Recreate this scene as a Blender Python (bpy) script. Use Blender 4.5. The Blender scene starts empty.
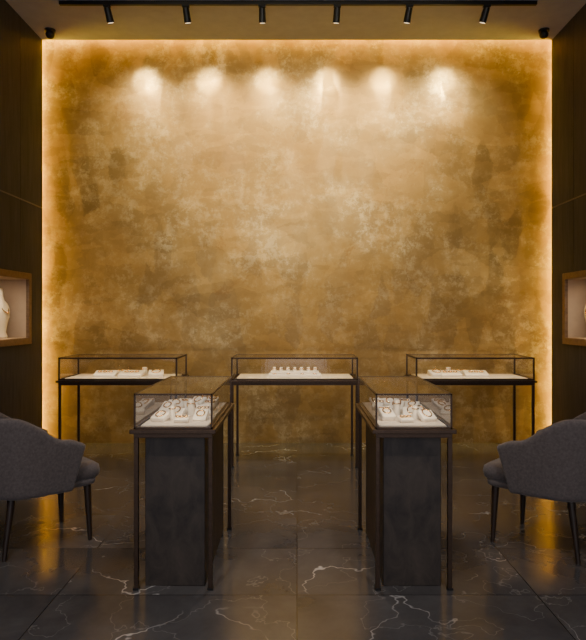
import bpy, bmesh, math, random
from mathutils import Vector, Matrix, Euler
random.seed(7)
scene = bpy.context.scene
COL = scene.collection

# ---------------------------------------------------------------- materials
def new_mat(name):
    m = bpy.data.materials.new(name); m.use_nodes = True
    nt = m.node_tree; b = nt.nodes.get('Principled BSDF')
    return m, nt, b
def N(nt, t, **kw):
    n = nt.nodes.new(t)
    for k, v in kw.items():
        if k in n.inputs: n.inputs[k].default_value = v
        else: setattr(n, k, v)
    return n
def ramp(nt, stops):
    r = nt.nodes.new('ShaderNodeValToRGB'); e = r.color_ramp.elements
    while len(e) < len(stops): e.new(0.5)
    for i, (p, c) in enumerate(stops):
        e[i].position = p
        e[i].color = (c, c, c, 1) if isinstance(c, (int, float)) else (*c, 1)
    return r
def mixc(nt, fac, a, b, mode='MIX'):
    m = nt.nodes.new('ShaderNodeMix'); m.data_type = 'RGBA'; m.blend_type = mode
    for s, v in ((0, fac), (6, a), (7, b)):
        if hasattr(v, 'links') or hasattr(v, 'is_linked'): nt.links.new(v, m.inputs[s])
        elif isinstance(v, (int, float)): m.inputs[s].default_value = v
        else: m.inputs[s].default_value = (*v, 1)
    return m.outputs[2]
def coords(nt, scale=(1, 1, 1), rot=(0, 0, 0)):
    tc = nt.nodes.new('ShaderNodeTexCoord'); mp = nt.nodes.new('ShaderNodeMapping')
    mp.inputs['Scale'].default_value = scale; mp.inputs['Rotation'].default_value = rot
    nt.links.new(tc.outputs['Object'], mp.inputs['Vector']); return mp.outputs[0]
def noise(nt, vec, scale, detail=6, rough=.6, dist=0):
    n = N(nt, 'ShaderNodeTexNoise', Scale=scale, Detail=detail, Roughness=rough, Distortion=dist)
    nt.links.new(vec, n.inputs['Vector']); return n.outputs['Fac']
def bump(nt, b, h, strength=.3, dist=.01):
    n = N(nt, 'ShaderNodeBump', Strength=strength, Distance=dist)
    nt.links.new(h, n.inputs['Height']); nt.links.new(n.outputs[0], b.inputs['Normal'])

def simple(name, col, rough=.5, metal=0, var=.15, scale=30, bmp=0.1):
    m, nt, b = new_mat(name)
    v = coords(nt); f = noise(nt, v, scale)
    lo = tuple(c*(1-var) for c in col); hi = tuple(min(1, c*(1+var)) for c in col)
    r = ramp(nt, [(.3, lo), (.7, hi)]); nt.links.new(f, r.inputs[0])
    nt.links.new(r.outputs[0], b.inputs['Base Color'])
    b.inputs['Roughness'].default_value = rough; b.inputs['Metallic'].default_value = metal
    if bmp: bump(nt, b, f, bmp, .002)
    return m
def emis(name, col, s):
    m, nt, b = new_mat(name)
    b.inputs['Base Color'].default_value = (*col, 1)
    b.inputs['Emission Color'].default_value = (*col, 1)
    b.inputs['Emission Strength'].default_value = s
    return m

def gold_plaster():
    m, nt, b = new_mat('gold_venetian_plaster')
    v = coords(nt)
    big = noise(nt, v, .6, 4, .6, .2)
    med = noise(nt, v, 1.9, 14, .72, .15)
    fine = noise(nt, v, 9, 12, .8, .1)
    dn = N(nt, 'ShaderNodeTexNoise', Scale=3.6, Detail=10, Roughness=.72); nt.links.new(v, dn.inputs['Vector'])
    def strokes(rot, sc, scale, amt):
        mp = nt.nodes.new('ShaderNodeMapping'); mp.inputs['Rotation'].default_value = (0, rot, 0); mp.inputs['Scale'].default_value = sc
        nt.links.new(v, mp.inputs[0])
        add = N(nt, 'ShaderNodeVectorMath', operation='MULTIPLY_ADD')
        nt.links.new(dn.outputs['Color'], add.inputs[0]); add.inputs[1].default_value = (amt, amt, amt)
        nt.links.new(mp.outputs[0], add.inputs[2])
        vo = N(nt, 'ShaderNodeTexVoronoi', Scale=scale); nt.links.new(add.outputs[0], vo.inputs['Vector'])
        bw = nt.nodes.new('ShaderNodeRGBToBW'); nt.links.new(vo.outputs['Color'], bw.inputs[0]); return bw.outputs[0]
    s1 = strokes(.6, (1, 1, 2.4), 1.5, .4); s2 = strokes(-.7, (2.6, 1, 1), 2.4, .4); s3 = strokes(.9, (1, 1, 2.8), 4.5, .4)
    c0 = ramp(nt, [(.38, (.39, .215, .054)), (.50, (.48, .290, .086)), (.60, (.59, .395, .150))])
    nt.links.new(mixc(nt, .4, big, med), c0.inputs[0])
    def mul(c, s, lo, hi):
        r = ramp(nt, [(.25, lo), (.75, hi)]); nt.links.new(s, r.inputs[0]); return mixc(nt, 1, c, r.outputs[0], 'MULTIPLY')
    c = mul(c0.outputs[0], s1, .82, 1.0); c = mul(c, s2, .80, 1.0); c = mul(c, s3, .84, 1.0)
    am = ramp(nt, [(.44, .3), (.60, 1)]); nt.links.new(big, am.inputs[0])
    fm = ramp(nt, [(.46, 0), (.60, 1)]); nt.links.new(med, fm.inputs[0])
    ff = ramp(nt, [(.49, 0), (.54, .6)]); nt.links.new(fine, ff.inputs[0])
    fac = mixc(nt, 1.0, fm.outputs[0], ff.outputs[0], 'MULTIPLY')
    fac = mixc(nt, 1.0, fac, am.outputs[0], 'MULTIPLY')
    c = mixc(nt, fac, c, (.76, .58, .30))
    dk = noise(nt, v, 2.4, 14, .84, .4)
    dm = ramp(nt, [(.37, .55), (.42, 0)]); nt.links.new(dk, dm.inputs[0])
    c = mixc(nt, dm.outputs[0], c, (.26, .125, .028))
    nt.links.new(c, b.inputs['Base Color'])
    b.inputs['Metallic'].default_value = .5
    rr = ramp(nt, [(.2, .38), (.8, .56)]); nt.links.new(s2, rr.inputs[0])
    nt.links.new(rr.outputs[0], b.inputs['Roughness'])
    bump(nt, b, mixc(nt, .6, med, s1), .22, .015)
    return m

def marble_floor():
    m, nt, b = new_mat('dark_marble_tiles')
    v = coords(nt)
    br = N(nt, 'ShaderNodeTexBrick', Scale=1.0)
    br.offset = 0.0; br.inputs['Brick Width'].default_value = 1.2; br.inputs['Row Height'].default_value = .6
    br.inputs['Mortar Size'].default_value = .003; br.inputs['Mortar Smooth'].default_value = 0
    br.inputs['Color1'].default_value = (0, 0, 0, 1); br.inputs['Color2'].default_value = (1, 1, 1, 1)
    nt.links.new(v, br.inputs['Vector'])
    add = N(nt, 'ShaderNodeVectorMath', operation='MULTIPLY_ADD')
    nt.links.new(br.outputs['Color'], add.inputs[0]); add.inputs[1].default_value = (9, 5, 3)
    nt.links.new(v, add.inputs[2])
    cl = noise(nt, add.outputs[0], 1.6, 8, .65, .4)
    base = ramp(nt, [(.3, (.040, .038, .040)), (.7, (.098, .093, .094))]); nt.links.new(cl, base.inputs[0])
    def vein(scale, w, dist):
        n = noise(nt, add.outputs[0], scale, 5, .5, dist)
        s = N(nt, 'ShaderNodeMath', operation='SUBTRACT'); nt.links.new(n, s.inputs[0]); s.inputs[1].default_value = .5
        a = N(nt, 'ShaderNodeMath', operation='ABSOLUTE'); nt.links.new(s.outputs[0], a.inputs[0])
        r = ramp(nt, [(0, 1), (w, 0)]); nt.links.new(a.outputs[0], r.inputs[0]); return r.outputs[0]
    mk = noise(nt, add.outputs[0], 1.6, 2, .5)
    mr = ramp(nt, [(.46, 0), (.62, 1)]); nt.links.new(mk, mr.inputs[0])
    v1 = mixc(nt, 1, vein(1.1, .0026, .1), mr.outputs[0], 'MULTIPLY')
    v2 = mixc(nt, 1, vein(2.0, .003, .1), (.22, .22, .22), 'MULTIPLY')
    c = mixc(nt, v1, base.outputs[0], (.50, .49, .48))
    c = mixc(nt, v2, c, (.42, .41, .40))
    c = mixc(nt, br.outputs['Fac'], c, (.02, .018, .017))
    nt.links.new(c, b.inputs['Base Color'])
    rr = ramp(nt, [(.3, .12), (.7, .22)]); nt.links.new(cl, rr.inputs[0])
    nt.links.new(rr.outputs[0], b.inputs['Roughness'])
    b.inputs['Specular IOR Level'].default_value = .5
    return m

def dark_wood(name, lo, hi, rough=.5, sc=(6, 6, .6)):
    m, nt, b = new_mat(name)
    v = coords(nt, sc)
    f = noise(nt, v, 4, 8, .65, .6)
    r = ramp(nt, [(.3, lo), (.7, hi)]); nt.links.new(f, r.inputs[0])
    nt.links.new(r.outputs[0], b.inputs['Base Color']); b.inputs['Roughness'].default_value = rough
    bump(nt, b, f, .15, .004); return m

def glass_mat():
    m = bpy.data.materials.new('showcase_glass'); m.use_nodes = True; nt = m.node_tree
    nt.nodes.clear()
    o = nt.nodes.new('ShaderNodeOutputMaterial'); mx = nt.nodes.new('ShaderNodeMixShader')
    tr = N(nt, 'ShaderNodeBsdfTransparent'); tr.inputs[0].default_value = (.97, .97, .96, 1)
    gl = N(nt, 'ShaderNodeBsdfGlossy'); gl.inputs['Roughness'].default_value = .02
    lw = N(nt, 'ShaderNodeLayerWeight', Blend=.5)
    p = N(nt, 'ShaderNodeMath', operation='POWER'); nt.links.new(lw.outputs['Facing'], p.inputs[0]); p.inputs[1].default_value = 2.8
    a = N(nt, 'ShaderNodeMath', operation='MULTIPLY_ADD'); nt.links.new(p.outputs[0], a.inputs[0]); a.inputs[1].default_value = .85; a.inputs[2].default_value = .045
    nt.links.new(a.outputs[0], mx.inputs[0]); nt.links.new(tr.outputs[0], mx.inputs[1]); nt.links.new(gl.outputs[0], mx.inputs[2])
    nt.links.new(mx.outputs[0], o.inputs[0]); return m

M_GOLD = gold_plaster(); M_FLOOR = marble_floor()
M_WALL = dark_wood('dark_veneer_panel', (.020, .021, .029), (.044, .044, .056), .6)
M_WALL.node_tree.nodes['Principled BSDF'].inputs['Specular IOR Level'].default_value = .25
M_JOINT = simple('panel_joint_bronze', (.10, .09, .085), .4, .5)
M_CEIL = simple('ceiling_grey_plaster', (.32, .325, .41), .85, 0, .06, 8)
M_BRONZE = simple('dark_bronze_metal', (.070, .044, .030), .35, .7, .2, 60, .05)
M_BLACK = simple('black_metal', (.012, .012, .012), .4, .3)
M_PLINTH = dark_wood('plinth_dark_leather', (.014, .011, .010), (.062, .047, .037), .5, (2.5, 2.5, 1.5))
M_CREAM = simple('cream_suede', (.62, .53, .41), .8, 0, .05, 40)
M_IVORY = simple('ivory_display', (.74, .66, .54), .6, 0, .04, 30)
M_JEWEL = simple('polished_gold', (.75, .50, .20), .2, 1, .05)
M_VELVET = simple('taupe_velvet', (.100, .082, .080), .85, 0, .28, 70, .3)
M_VELVET.node_tree.nodes['Principled BSDF'].inputs['Sheen Weight'].default_value = .25
M_LEG = dark_wood('walnut_leg', (.015, .009, .006), (.035, .020, .013), .4)
M_FRAME = dark_wood('niche_oak_frame', (.09, .048, .024), (.18, .105, .055), .45, (1, 6, 6))
M_NICHE = simple('niche_lining', (.42, .32, .23), .8, 0, .05, 10)
M_GLASS = glass_mat()
M_LED = emis('warm_led', (1.0, .61, .035), 38)
M_LEDW = emis('soft_white_led', (1.0, .80, .55), 3)
M_LENS = emis('spot_lens', (1.0, .82, .58), 1.5)

# ---------------------------------------------------------------- mesh builder
class MB:
    def __init__(s): s.bm = bmesh.new(); s.mats = []
    def mi(s, m):
        if m not in s.mats: s.mats.append(m)
        return s.mats.index(m)
    def _fin(s, verts, mat, M, smooth=False):
        bmesh.ops.transform(s.bm, matrix=M, verts=verts)
        fs = {f for v in verts for f in v.link_faces}
        i = s.mi(mat)
        for f in fs: f.material_index = i; f.smooth = smooth
    def box(s, c, size, mat, rot=(0, 0, 0), bev=0, seg=2):
        t = bmesh.new(); bmesh.ops.create_cube(t, size=1)
        bmesh.ops.scale(t, vec=size, verts=t.verts)
        if bev: bmesh.ops.bevel(t, geom=t.edges[:], offset=bev, segments=seg, profile=.5, affect='EDGES')
        s.merge(t, mat, Matrix.Translation(c) @ Euler(rot).to_matrix().to_4x4(), bev > 0 and seg > 2)
    def b2(s, a, b, mat, bev=0):
        s.box([(a[i]+b[i])/2 for i in range(3)], [abs(b[i]-a[i]) for i in range(3)], mat, bev=bev)
    def merge(s, t, mat, M, smooth):
        me = bpy.data.meshes.new('t'); t.to_mesh(me); t.free()
        n = len(s.bm.verts); s.bm.from_mesh(me); bpy.data.meshes.remove(me)
        s.bm.verts.ensure_lookup_table(); s._fin(s.bm.verts[n:], mat, M, smooth)
    def cyl(s, p0, p1, r0, r1, mat, seg=20):
        p0 = Vector(p0); p1 = Vector(p1); d = p1-p0
        t = bmesh.new(); bmesh.ops.create_cone(t, cap_ends=True, segments=seg, radius1=r0, radius2=r1, depth=d.length)
        s.merge(t, mat, Matrix.Translation((p0+p1)/2) @ d.to_track_quat('Z', 'Y').to_matrix().to_4x4(), False)
    def sphere(s, c, r, mat, sc=(1, 1, 1)):
        t = bmesh.new(); bmesh.ops.create_uvsphere(t, u_segments=20, v_segments=12, radius=r)
        s.merge(t, mat, Matrix.Translation(c) @ Matrix.Diagonal((*sc, 1)), True)
    def torus(s, c, R, r, mat, rot=(0, 0, 0), sc=(1, 1, 1), n=24, k=8, a0=0, a1=2*math.pi):
        t = bmesh.new(); rings = []; full = abs(a1-a0-2*math.pi) < 1e-4
        cnt = n if full else n+1
        for i in range(cnt):
            a = a0+(a1-a0)*i/n
            rings.append([t.verts.new(((R+r*math.cos(2*math.pi*j/k))*math.cos(a)*sc[0], (R+r*math.cos(2*math.pi*j/k))*math.sin(a)*sc[1], r*math.sin(2*math.pi*j/k))) for j in range(k)])
        for i in range(n):
            A = rings[i]; B = rings[(i+1) % cnt]
            for j in range(k): t.faces.new((A[j], A[(j+1) % k], B[(j+1) % k], B[j]))
        s.merge(t, mat, Matrix.Translation(c) @ Euler(rot).to_matrix().to_4x4(), True)
    def loft(s, rings, mat, M=Matrix.Identity(4), cap=True):
        t = bmesh.new(); R = [[t.verts.new(p) for p in r] for r in rings]
        n = len(R[0])
        for a, b in zip(R, R[1:]):
            for j in range(n): t.faces.new((a[j], a[(j+1) % n], b[(j+1) % n], b[j]))
        if cap: t.faces.new(R[0][::-1]); t.faces.new(R[-1])
        s.merge(t, mat, M, True)
    def done(s, name, parent=None, loc=None):
        bmesh.ops.recalc_face_normals(s.bm, faces=s.bm.faces)
        me = bpy.data.meshes.new(name); s.bm.to_mesh(me); s.bm.free()
        for m in s.mats: me.materials.append(m)
        o = bpy.data.objects.new(name, me); COL.objects.link(o)
        if loc: o.location = loc
        if parent: o.parent = parent
        return o
def empty(name, loc=(0, 0, 0), rz=0):
    e = bpy.data.objects.new(name, None); COL.objects.link(e); e.location = loc; e.rotation_euler = (0, 0, rz)
    e.empty_display_size = .1; return e
def light(name, kind, loc, target, power, col, parent=None, **kw):
    l = bpy.data.lights.new(name, kind); l.energy = power; l.color = col
    for k, v in kw.items(): setattr(l, k, v)
    o = bpy.data.objects.new(name, l); COL.objects.link(o); o.location = loc
    o.rotation_euler = (Vector(target)-Vector(loc)).to_track_quat('-Z', 'Y').to_euler()
    if parent: o.parent = parent
    return o

# ---------------------------------------------------------------- room
XW = 2.74; ZC = 4.357; YB = 6.56; YE = 6.45; Y0 = -1.2; T = .36
b = MB(); b.b2((-XW-T, Y0, -.1), (XW+T, YB, 0), M_FLOOR); b.done('floor')
b = MB(); b.b2((-XW-T, YB, -.1), (XW+T, YB+.1, ZC+.3), M_GOLD); b.done('wall_back')
b = MB(); b.b2((-XW-T, Y0, ZC), (XW+T, YE, ZC+.06), M_CEIL)
b.b2((-XW-T, YE-.3, ZC+.22), (XW+T, YB, ZC+.3), M_CEIL)
b.b2((-XW-T, YE-.3, ZC+.06), (XW+T, YE-.26, ZC+.22), M_CEIL); b.done('ceiling')
NY0, NY1, NZ0, NZ1 = 5.05, 6.10, 1.16, 1.77
for side, sx in (('left', -1), ('right', 1)):
    b = MB(); xi = sx*XW; xo = sx*(XW+T)
    b.b2((xi, Y0, 0), (xo, NY0, ZC), M_WALL)
    b.b2((xi, NY0, 0), (xo, NY1, NZ0), M_WALL)
    b.b2((xi, NY0, NZ1), (xo, NY1, ZC), M_WALL)
    b.b2((xi, NY1, 0), (xo-sx*.2, YE, ZC), M_WALL)
    b.b2((xo-sx*.2, NY1, 0), (xo, YB, ZC), M_WALL)
    b.done('wall_'+side)
    b = MB()
    for z in (2.55,):
        b.b2((xi, Y0, z-.007), (xi-sx*.003, YE, z+.007), M_JOINT)
    b.b2((xi, YE-.012, 0), (xi-sx*.003, YE, ZC), M_BLACK)
    for y in (0.6, 2.6, 4.6, 5.95):
        b.b2((xi, y-.004, 1.9 if y > 5 else 0), (xi-sx*.002, y+.004, ZC), M_BLACK)
    b.done('trim_'+('1' if sx < 0 else '2'))
    n = empty('wall_niche' if sx < 0 else 'wall_niche.001')
    b = MB(); w = .055
    b.b2((xo, NY0, NZ0), (xo-sx*.02, NY1, NZ1), M_NICHE)
    b.b2((xi+sx*.01, NY0, NZ0), (xo, NY1, NZ0+.012), M_NICHE); b.b2((xi+sx*.01, NY0, NZ1-.012), (xo, NY1, NZ1), M_NICHE)
    b.b2((xi+sx*.01, NY0, NZ0), (xo, NY0+.012, NZ1), M_NICHE); b.b2((xi+sx*.01, NY1-.012, NZ0), (xo, NY1, NZ1), M_NICHE)
    b.done('niche_lining', n)
    b = MB(); f0 = xi-sx*.02; f1 = xi+sx*.02
    b.b2((f0, NY0-w, NZ0-w), (f1, NY1+w, NZ0+.01), M_FRAME, .004); b.b2((f0, NY0-w, NZ1-.01), (f1, NY1+w, NZ1+w), M_FRAME, .004)
    b.b2((f0, NY0-w, NZ0), (f1, NY0+.01, NZ1), M_FRAME, .004); b.b2((f0, NY1-.01, NZ0), (f1, NY1+w, NZ1), M_FRAME, .004)
    b.done('niche_frame', n)
    light('niche_lamp', 'AREA', (xi+sx*.1, (NY0+NY1)/2, NZ1-.03), (xi+sx*.18, (NY0+NY1)/2, NZ0), 7, (1, .78, .52), n, shape='RECTANGLE', size=.1, size_y=.9)
    for k, yb in enumerate((5.86, 5.38)):
        b = MB(); rings = []
        for z, rx, ry in ((0, .07, .085), (.02, .072, .09), (.06, .055, .08), (.13, .06, .115), (.21, .07, .155), (.29, .068, .165), (.335, .058, .13), (.37, .04, .07), (.41, .034, .048), (.47, .033, .045), (.485, .026, .036)):
            rings.append([(rx*math.cos(a), ry*math.sin(a), z) for a in [2*math.pi*i/28 for i in range(28)]])
        b.loft(rings, M_IVORY)
        b.torus((-sx*.035, 0, .335), .075, .005, M_JEWEL, rot=(0, sx*math.radians(-62), 0), sc=(1.3, 1, 1))
        b.sphere((-sx*.085, 0, .25), .012, M_JEWEL)
        b.done('necklace_bust' if (sx < 0 and k == 0) else 'necklace_bust.001', None, (xi+sx*.17, yb, NZ0+.0125))
b = MB(); b.b2((-XW-.12, YE+.02, .02), (-XW-.10, YB-.03, ZC+.1), M_LED); b.done('led_cove_strip')
b = MB(); b.b2((XW+.10, YE+.02, .02), (XW+.12, YB-.03, ZC+.1), M_LED); b.done('led_cove_strip.001')
b = MB(); b.b2((-XW-.1, YE+.02, ZC+.13), (XW+.1, YB-.03, ZC+.15), M_LED); b.done('led_cove_strip.002')

# ---------------------------------------------------------------- track lights
tr = empty('track_light_rail')
b = MB(); b.b2((-2.24, 5.64, ZC-.035), (2.26, 5.675, ZC-.001), M_BLACK, .003); b.done('rail', tr)
heads = [(-1.79, -1.66), (-1.05, -.96), (-.33, -.32), (.38, .33), (1.06, .94), (1.79, 1.60)]
for i, (hx, tx) in enumerate(heads):
    h = empty('track_spotlight' if i == 0 else 'track_spotlight.%03d' % i)
    piv = Vector((hx, 5.657, ZC-.06)); tgt = Vector((tx, YB, 3.96))
    d = (Vector((tx, 5.657+.35, ZC-.9))-piv).normalized()
    b = MB(); b.box((hx, 5.657, ZC-.045), (.07, .03, .02), M_BLACK, bev=.003)
    b.cyl((hx, 5.657, ZC-.05), (hx, 5.657, ZC-.075), .008, .008, M_BLACK)
    a = piv+d*.0; e = piv+d*.13
    b.cyl(a, e, .03, .034, M_BLACK, 24); b.cyl(e, e+d*.002, .027, .027, M_LENS, 24); b.done('spot_head', h)
    S = e+d*.01+Vector((0, .02, 0))
    light('spot_beam', 'SPOT', S, tgt, 95, (1, .88, .46), h, spot_size=math.radians(23), spot_blend=1.0, shadow_soft_size=.012)
    light('spot_halo', 'SPOT', S, (tx, YB, 3.80), 30, (1, .84, .46), h, spot_size=math.radians(50), spot_blend=1.0, shadow_soft_size=.02)
    light('spot_spill', 'SPOT', S, (tx, YB, 3.0), 62, (1, .84, .50), h, spot_size=math.radians(100), spot_blend=1.0, shadow_soft_size=.03)

k = 0  # added ceiling lamps out of view, for wall wash and room fill
for (x, y, tg, p, sz, c) in (
    (-1.5, 2.6, (-.9, 6.56, 2.9), 270, 56, (1, .86, .58)), (0, 2.6, (0, 6.56, 3.0), 390, 52, (1, .86, .58)), (1.5, 2.6, (.9, 6.56, 2.9), 270, 56, (1, .86, .58)),
    (-2.1, 4.0, (-2.15, 6.56, 1.60), 140, 19, (1, .78, .32)), (2.1, 4.0, (2.15, 6.56, 1.60), 140, 19, (1, .78, .32)),  # aimed to give the warm pools at the wall's sides
    (-.8, 3.4, (-.8, 6.56, 1.2), 70, 60, (1, .78, .46)), (.8, 3.4, (.8, 6.56, 1.2), 70, 60, (1, .78, .46)),
    (-1.0, 1.2, (-1.4, 3.6, .3), 230, 70, (1, .90, .80)), (1.0, 1.2, (1.4, 3.6, .3), 230, 70, (1, .90, .80)),
    (0, 4.2, (0, 4.6, 0), 180, 80, (1, .92, .84))):
    h = empty('added_downlight' if k == 0 else 'added_downlight.%03d' % k); k += 1
    b = MB(); b.torus((x, y, ZC-.009), .05, .008, M_BLACK); b.cyl((x, y, ZC-.001), (x, y, ZC-.006), .045, .045, M_LENS); b.done('added_downlight_trim', h)
    light('added_downlight_beam', 'SPOT', (x, y, ZC-.03), tg, p, c, h, spot_size=math.radians(sz), spot_blend=1, shadow_soft_size=.06)

for i, x in enumerate((-2.56, 2.56)):
    b = MB(); b.cyl((0, 0, 0), (0, 0, -.02), .055, .052, M_BLACK, 28); b.sphere((0, 0, -.048), .045, M_BLACK, (1, 1, 1))
    b.done('dome_camera' if i == 0 else 'dome_camera.001', None, (x, 6.22, ZC-.001))

# ---------------------------------------------------------------- display cases
def case(idx, x0, x1, y0, y1, zt, zg, plinth, fr, leg):
    e = empty('display_case' if idx == 0 else 'display_case.%03d' % idx, ((x0+x1)/2, (y0+y1)/2, 0))
    hx = (x1-x0)/2; hy = (y1-y0)/2
    b = MB(); o = .018
    b.b2((-hx-o, -hy-o, zt-.022), (hx+o, hy+o, zt), M_BRONZE, .003)
    b.b2((-hx, -hy, zt-.045), (hx, hy, zt-.022), M_BRONZE, .002)
    b.done('table_top', e)
    b = MB()
    for sx in (-1, 1):
        for sy in (-1, 1):
            b.b2((sx*hx, sy*hy, .004), (sx*(hx-leg), sy*(hy-leg), zt-.045), M_BRONZE, .002)
            b.b2((sx*(hx+.004), sy*(hy+.004), 0), (sx*(hx-leg-.004), sy*(hy-leg-.004), .012), M_BLACK)
    b.done('legs', e)
    if plinth:
        b = MB(); b.b2((-hx+.045, -hy+.05, 0), (hx-.045, hy-.05, zt-.045), M_PLINTH, .004); b.done('plinth', e)
    b = MB()
    for sx in (-1, 1):
        for sy in (-1, 1): b.b2((sx*hx, sy*hy, zt), (sx*(hx-fr), sy*(hy-fr), zg), M_BRONZE)
    for z in (zt+fr*.5, zg-fr*.5):
        for sy in (-1, 1): b.b2((-hx, sy*hy, z-fr/2), (hx, sy*(hy-fr), z+fr/2), M_BRONZE)
        for sx in (-1, 1): b.b2((sx*hx, -hy, z-fr/2), (sx*(hx-fr), hy, z+fr/2), M_BRONZE)
    b.done('glass_frame', e)
    t = bmesh.new(); g = fr*.5; X = hx-g; Y = hy-g; za = zt+fr; zb = zg-.001
    def q(*p): t.faces.new([t.verts.new(v) for v in p])
    q((-X, -Y, za), (X, -Y, za), (X, -Y, zb), (-X, -Y, zb)); q((X, Y, za), (-X, Y, za), (-X, Y, zb), (X, Y, zb))
    q((-X, Y, za), (-X, -Y, za), (-X, -Y, zb), (-X, Y, zb)); q((X, -Y, za), (X, Y, za), (X, Y, zb), (X, -Y, zb))
    q((-X, -Y, zb), (X, -Y, zb), (X, Y, zb), (-X, Y, zb))
    me = bpy.data.meshes.new('glass'); t.to_mesh(me); t.free(); me.materials.append(M_GLASS)
    go = bpy.data.objects.new('glass_panes', me); COL.objects.link(go); go.parent = e
    b = MB(); b.b2((-hx+fr, -hy+fr, zg-.009), (hx-fr, -hy+fr+.010, zg-.003), M_BRONZE); b.b2((-hx+fr, -hy+fr+.002, zg-.0105), (hx-fr, -hy+fr+.008, zg-.009), M_LEDW); b.done('led_profile', e)
    light('case_lamp', 'AREA', (0, -hy+.05, zg-.02), (0, 0, zt), .7 if plinth else 1.6, (1, .84, .62), e, shape='RECTANGLE', size=2*hx*.9, size_y=.02)
    return e
LC = [(-2.19, -1.10), (-.605, .56), (1.09, 2.18)]
for i, (a, c) in enumerate(LC): case(i, a, c, 5.5, 6.0, .80, 1.01, False, .014, .022)
FC = [(-.83, -.43), (.40, .79)]
for i, (a, c) in enumerate(FC): case(3+i, a, c, 3.05, 3.93, .82, 1.0, True, .009, .022)

tray_i = [0]
def tray(b, x, y, z):
    n = 'jewellery_tray' if tray_i[0] == 0 else 'jewellery_tray.%03d' % tray_i[0]
    tray_i[0] += 1; return b.done(n, None, (x, y, z))
b = MB(); b.box((0, 0, .008), (1.08, .42, .016), M_CREAM, bev=.003)
b.box((.0, -.02, .028), (.50, .16, .024), M_IVORY, bev=.004); b.box((0, .0, .052), (.46, .09, .024), M_IVORY, bev=.004)
for i in range(7):
    x = -.195+i*.065
    b.cyl((x, 0, .064), (x, 0, .10), .018, .013, M_IVORY, 14); b.torus((x, 0, .085), .0175, .004, M_JEWEL)
for x in (-.19, -.06, .07, .19): b.torus((x, -.075, .043), .018, .003, M_JEWEL)
tray(b, -.022, 5.75, .8005)
for s, xc in ((-1, -1.645), (1, 1.635)):
    b = MB(); b.box((0, 0, .008), (1.0, .42, .016), M_CREAM, bev=.003)
    for j, (x, y, w, d, r) in enumerate(((-.18, -.03, .20, .15, .1), (.07, -.02, .22, .16, -.08), (-.05, .12, .18, .08, 0))):
        b.box((x, y, .036), (w, d, .034), M_IVORY, rot=(.2, 0, r), bev=.006, seg=3)
        for q_ in range(3):
            b.torus((x-.05+q_*.05, y-.01, .062), .018, .004, M_JEWEL, rot=(.2, 0, r))
    b.box((.30*-s, -.02, .035), (.14, .13, .045), M_IVORY, rot=(.25, 0, .2), bev=.006, seg=3)
    b.torus((.30*-s, -.02, .065), .04, .004, M_JEWEL, rot=(.25, 0, 0))
    b.cyl((.16*s*-1, .1, .016), (.16*s*-1, .1, .09), .03, .022, M_IVORY); b.torus((.16*s*-1, .1, .075), .026, .003, M_JEWEL)
    tray(b, xc, 5.75, .8005)
for s, xc in ((-1, -.63), (1, .595)):
    b = MB(); b.box((0, 0, .006), (.345, .82, .012), M_CREAM, bev=.002)
    rnd = random.Random(5+s)
    items = [(-.10, -.28, .10, .09), (.02, -.31, .09, .07), (.11, -.25, .09, .10), (-.04, -.17, .12, .09), (.10, -.10, .09, .10), (-.11, -.06, .09, .11), (.01, .03, .10, .10), (.11, .10, .08, .1), (-.10, .14, .10, .09), (.02, .22, .11, .09), (-.08, .30, .1, .08), (.1, .3, .08, .08)]
    for j, (x, y, w, d) in enumerate(items):
        w *= .82; d *= .82
        x *= -s; r = rnd.uniform(-.6, .6); tl = rnd.uniform(.3, .6); h = rnd.choice((.02, .028, .036))
        b.box((x, y, .014+h/2+d*.25*tl), (w, d, h), M_IVORY, rot=(tl, 0, r), bev=.005, seg=3)
        zt = .014+h+d*.25*tl+.004
        if j % 3 == 0: b.torus((x, y, zt), .024, .0035, M_JEWEL, rot=(tl, 0, r), sc=(1, 1.25, 1))
        elif j % 3 == 1:
            for q_ in (-1, 0, 1): b.torus((x+q_*.022*math.cos(r), y+q_*.022*math.sin(r), zt), .009, .003, M_JEWEL, rot=(tl, 0, r))
        else: b.torus((x, y, zt), .022, .004, M_JEWEL, rot=(tl, 0, r))
    b.cyl((.05*s, -.22, .012), (.05*s, -.22, .085), .018, .012, M_IVORY); b.torus((.05*s, -.22, .07), .017, .003, M_JEWEL)
    b.cyl((-.03*s, -.09, .012), (-.03*s, -.09, .10), .024, .016, M_IVORY); b.torus((-.03*s, -.09, .08), .022, .003, M_JEWEL)
    tray(b, xc, 3.49, .8205)

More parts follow.
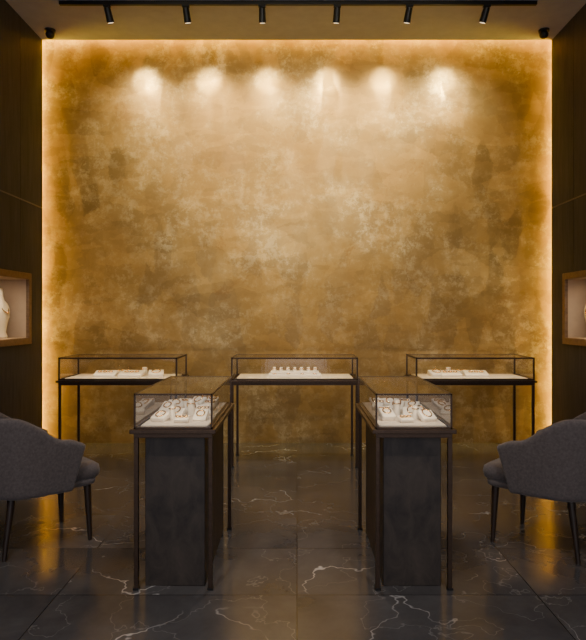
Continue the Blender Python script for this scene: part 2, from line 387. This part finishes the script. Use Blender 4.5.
# ---------------------------------------------------------------- armchairs (face local +Y)
def sstep(a, b_, x):
    t = max(0, min(1, (x-a)/(b_-a))); return t*t*(3-2*t)
def chair(idx, loc, rz):
    e = empty('armchair' if idx == 0 else 'armchair.%03d' % idx, loc, rz)
    t = bmesh.new(); nu, nv = 36, 8; G = []
    for i in range(nu+1):
        u = -1+2*i/nu; a = abs(u)
        if a > .58:
            k = (a-.58)/.42; px = .285+.005*k; py = -.06+.26*k
        else:
            th = a/.58*math.pi/2; px = .285*math.sin(th)**.85 if th > 0 else 0; py = -.06-.235*max(0, math.cos(th))**.85
        px *= (1 if u > 0 else -1)
        top = .82-.16*sstep(.42, .80, a)-.04*sstep(.85, 1, a)
        bot = .34
        row = []
        for j in range(nv+1):
            k = j/nv; z = bot+(top-bot)*k
            fl = .93+.12*k; back = -.045*k*(1-sstep(.2, .7, a))
            yy = py*fl+back-(.05*(1-k))*sstep(.85, 1, a)
            row.append(t.verts.new((px*fl, yy, z)))
        G.append(row)
    for i in range(nu):
        for j in range(nv): t.faces.new((G[i][j], G[i+1][j], G[i+1][j+1], G[i][j+1]))
    bmesh.ops.recalc_face_normals(t, faces=t.faces)
    for f in t.faces: f.smooth = True
    me = bpy.data.meshes.new('shell'); t.to_mesh(me); t.free(); me.materials.append(M_VELVET)
    o = bpy.data.objects.new('back_shell', me); COL.objects.link(o); o.parent = e
    m = o.modifiers.new('s', 'SOLIDIFY'); m.thickness = .055; m.offset = 0
    m = o.modifiers.new('ss', 'SUBSURF'); m.levels = 2; m.render_levels = 2
    def rr(sx, yf, yb, z, r=.1, n=8):
        pts = []
        for (cx, cy, a0) in ((sx-r*.5, yf-r*.5, 0), (-sx+r*.5, yf-r*.5, 90), (-sx+r*1.8, yb+r*1.8, 180), (sx-r*1.8, yb+r*1.8, 270)):
            R = r*.5 if a0 < 180 else r*1.8
            for i in range(n+1):
                a = math.radians(a0+90*i/n); pts.append((cx+R*math.cos(a), cy+R*math.sin(a), z))
        return pts
    b = MB()
    b.loft([rr(.235, .29, -.23, .345), rr(.25, .305, -.25, .352), rr(.255, .31, -.255, .375), rr(.25, .305, -.25, .385)], M_VELVET)
    b.loft([rr(.245, .315, -.235, .386), rr(.256, .33, -.24, .40), rr(.26, .335, -.24, .43), rr(.256, .33, -.24, .462), rr(.235, .31, -.22, .478), rr(.12, .15, -.10, .484, .05)], M_VELVET)
    b.done('seat', e)
    b = MB()
    for sx in (-1, 1):
        b.cyl((sx*.225, .27, 0), (sx*.215, .255, .36), .013, .023, M_LEG)
        b.cyl((sx*.21, -.23, 0), (sx*.19, -.18, .36), .013, .023, M_LEG)
    b.done('legs', e)
chair(0, (-1.64, 3.72, 0), math.radians(-47))
chair(1, (1.56, 3.69, 0), math.radians(47))

# ---------------------------------------------------------------- world + camera
w = bpy.data.worlds.new('World'); scene.world = w; w.use_nodes = True
w.node_tree.nodes['Background'].inputs[0].default_value = (.95, .92, .98, 1)
w.node_tree.nodes['Background'].inputs[1].default_value = 1.1
cam = bpy.data.cameras.new('camera'); co = bpy.data.objects.new('camera', cam); COL.objects.link(co)
co.location = (0, 0, 1.4); co.rotation_euler = (math.pi/2, 0, 0)
cam.sensor_fit = 'VERTICAL'; cam.sensor_height = 32; cam.lens = 32*600/640
cam.shift_x = -4/640; cam.shift_y = -5/640
cam.clip_start = .05
scene.camera = co
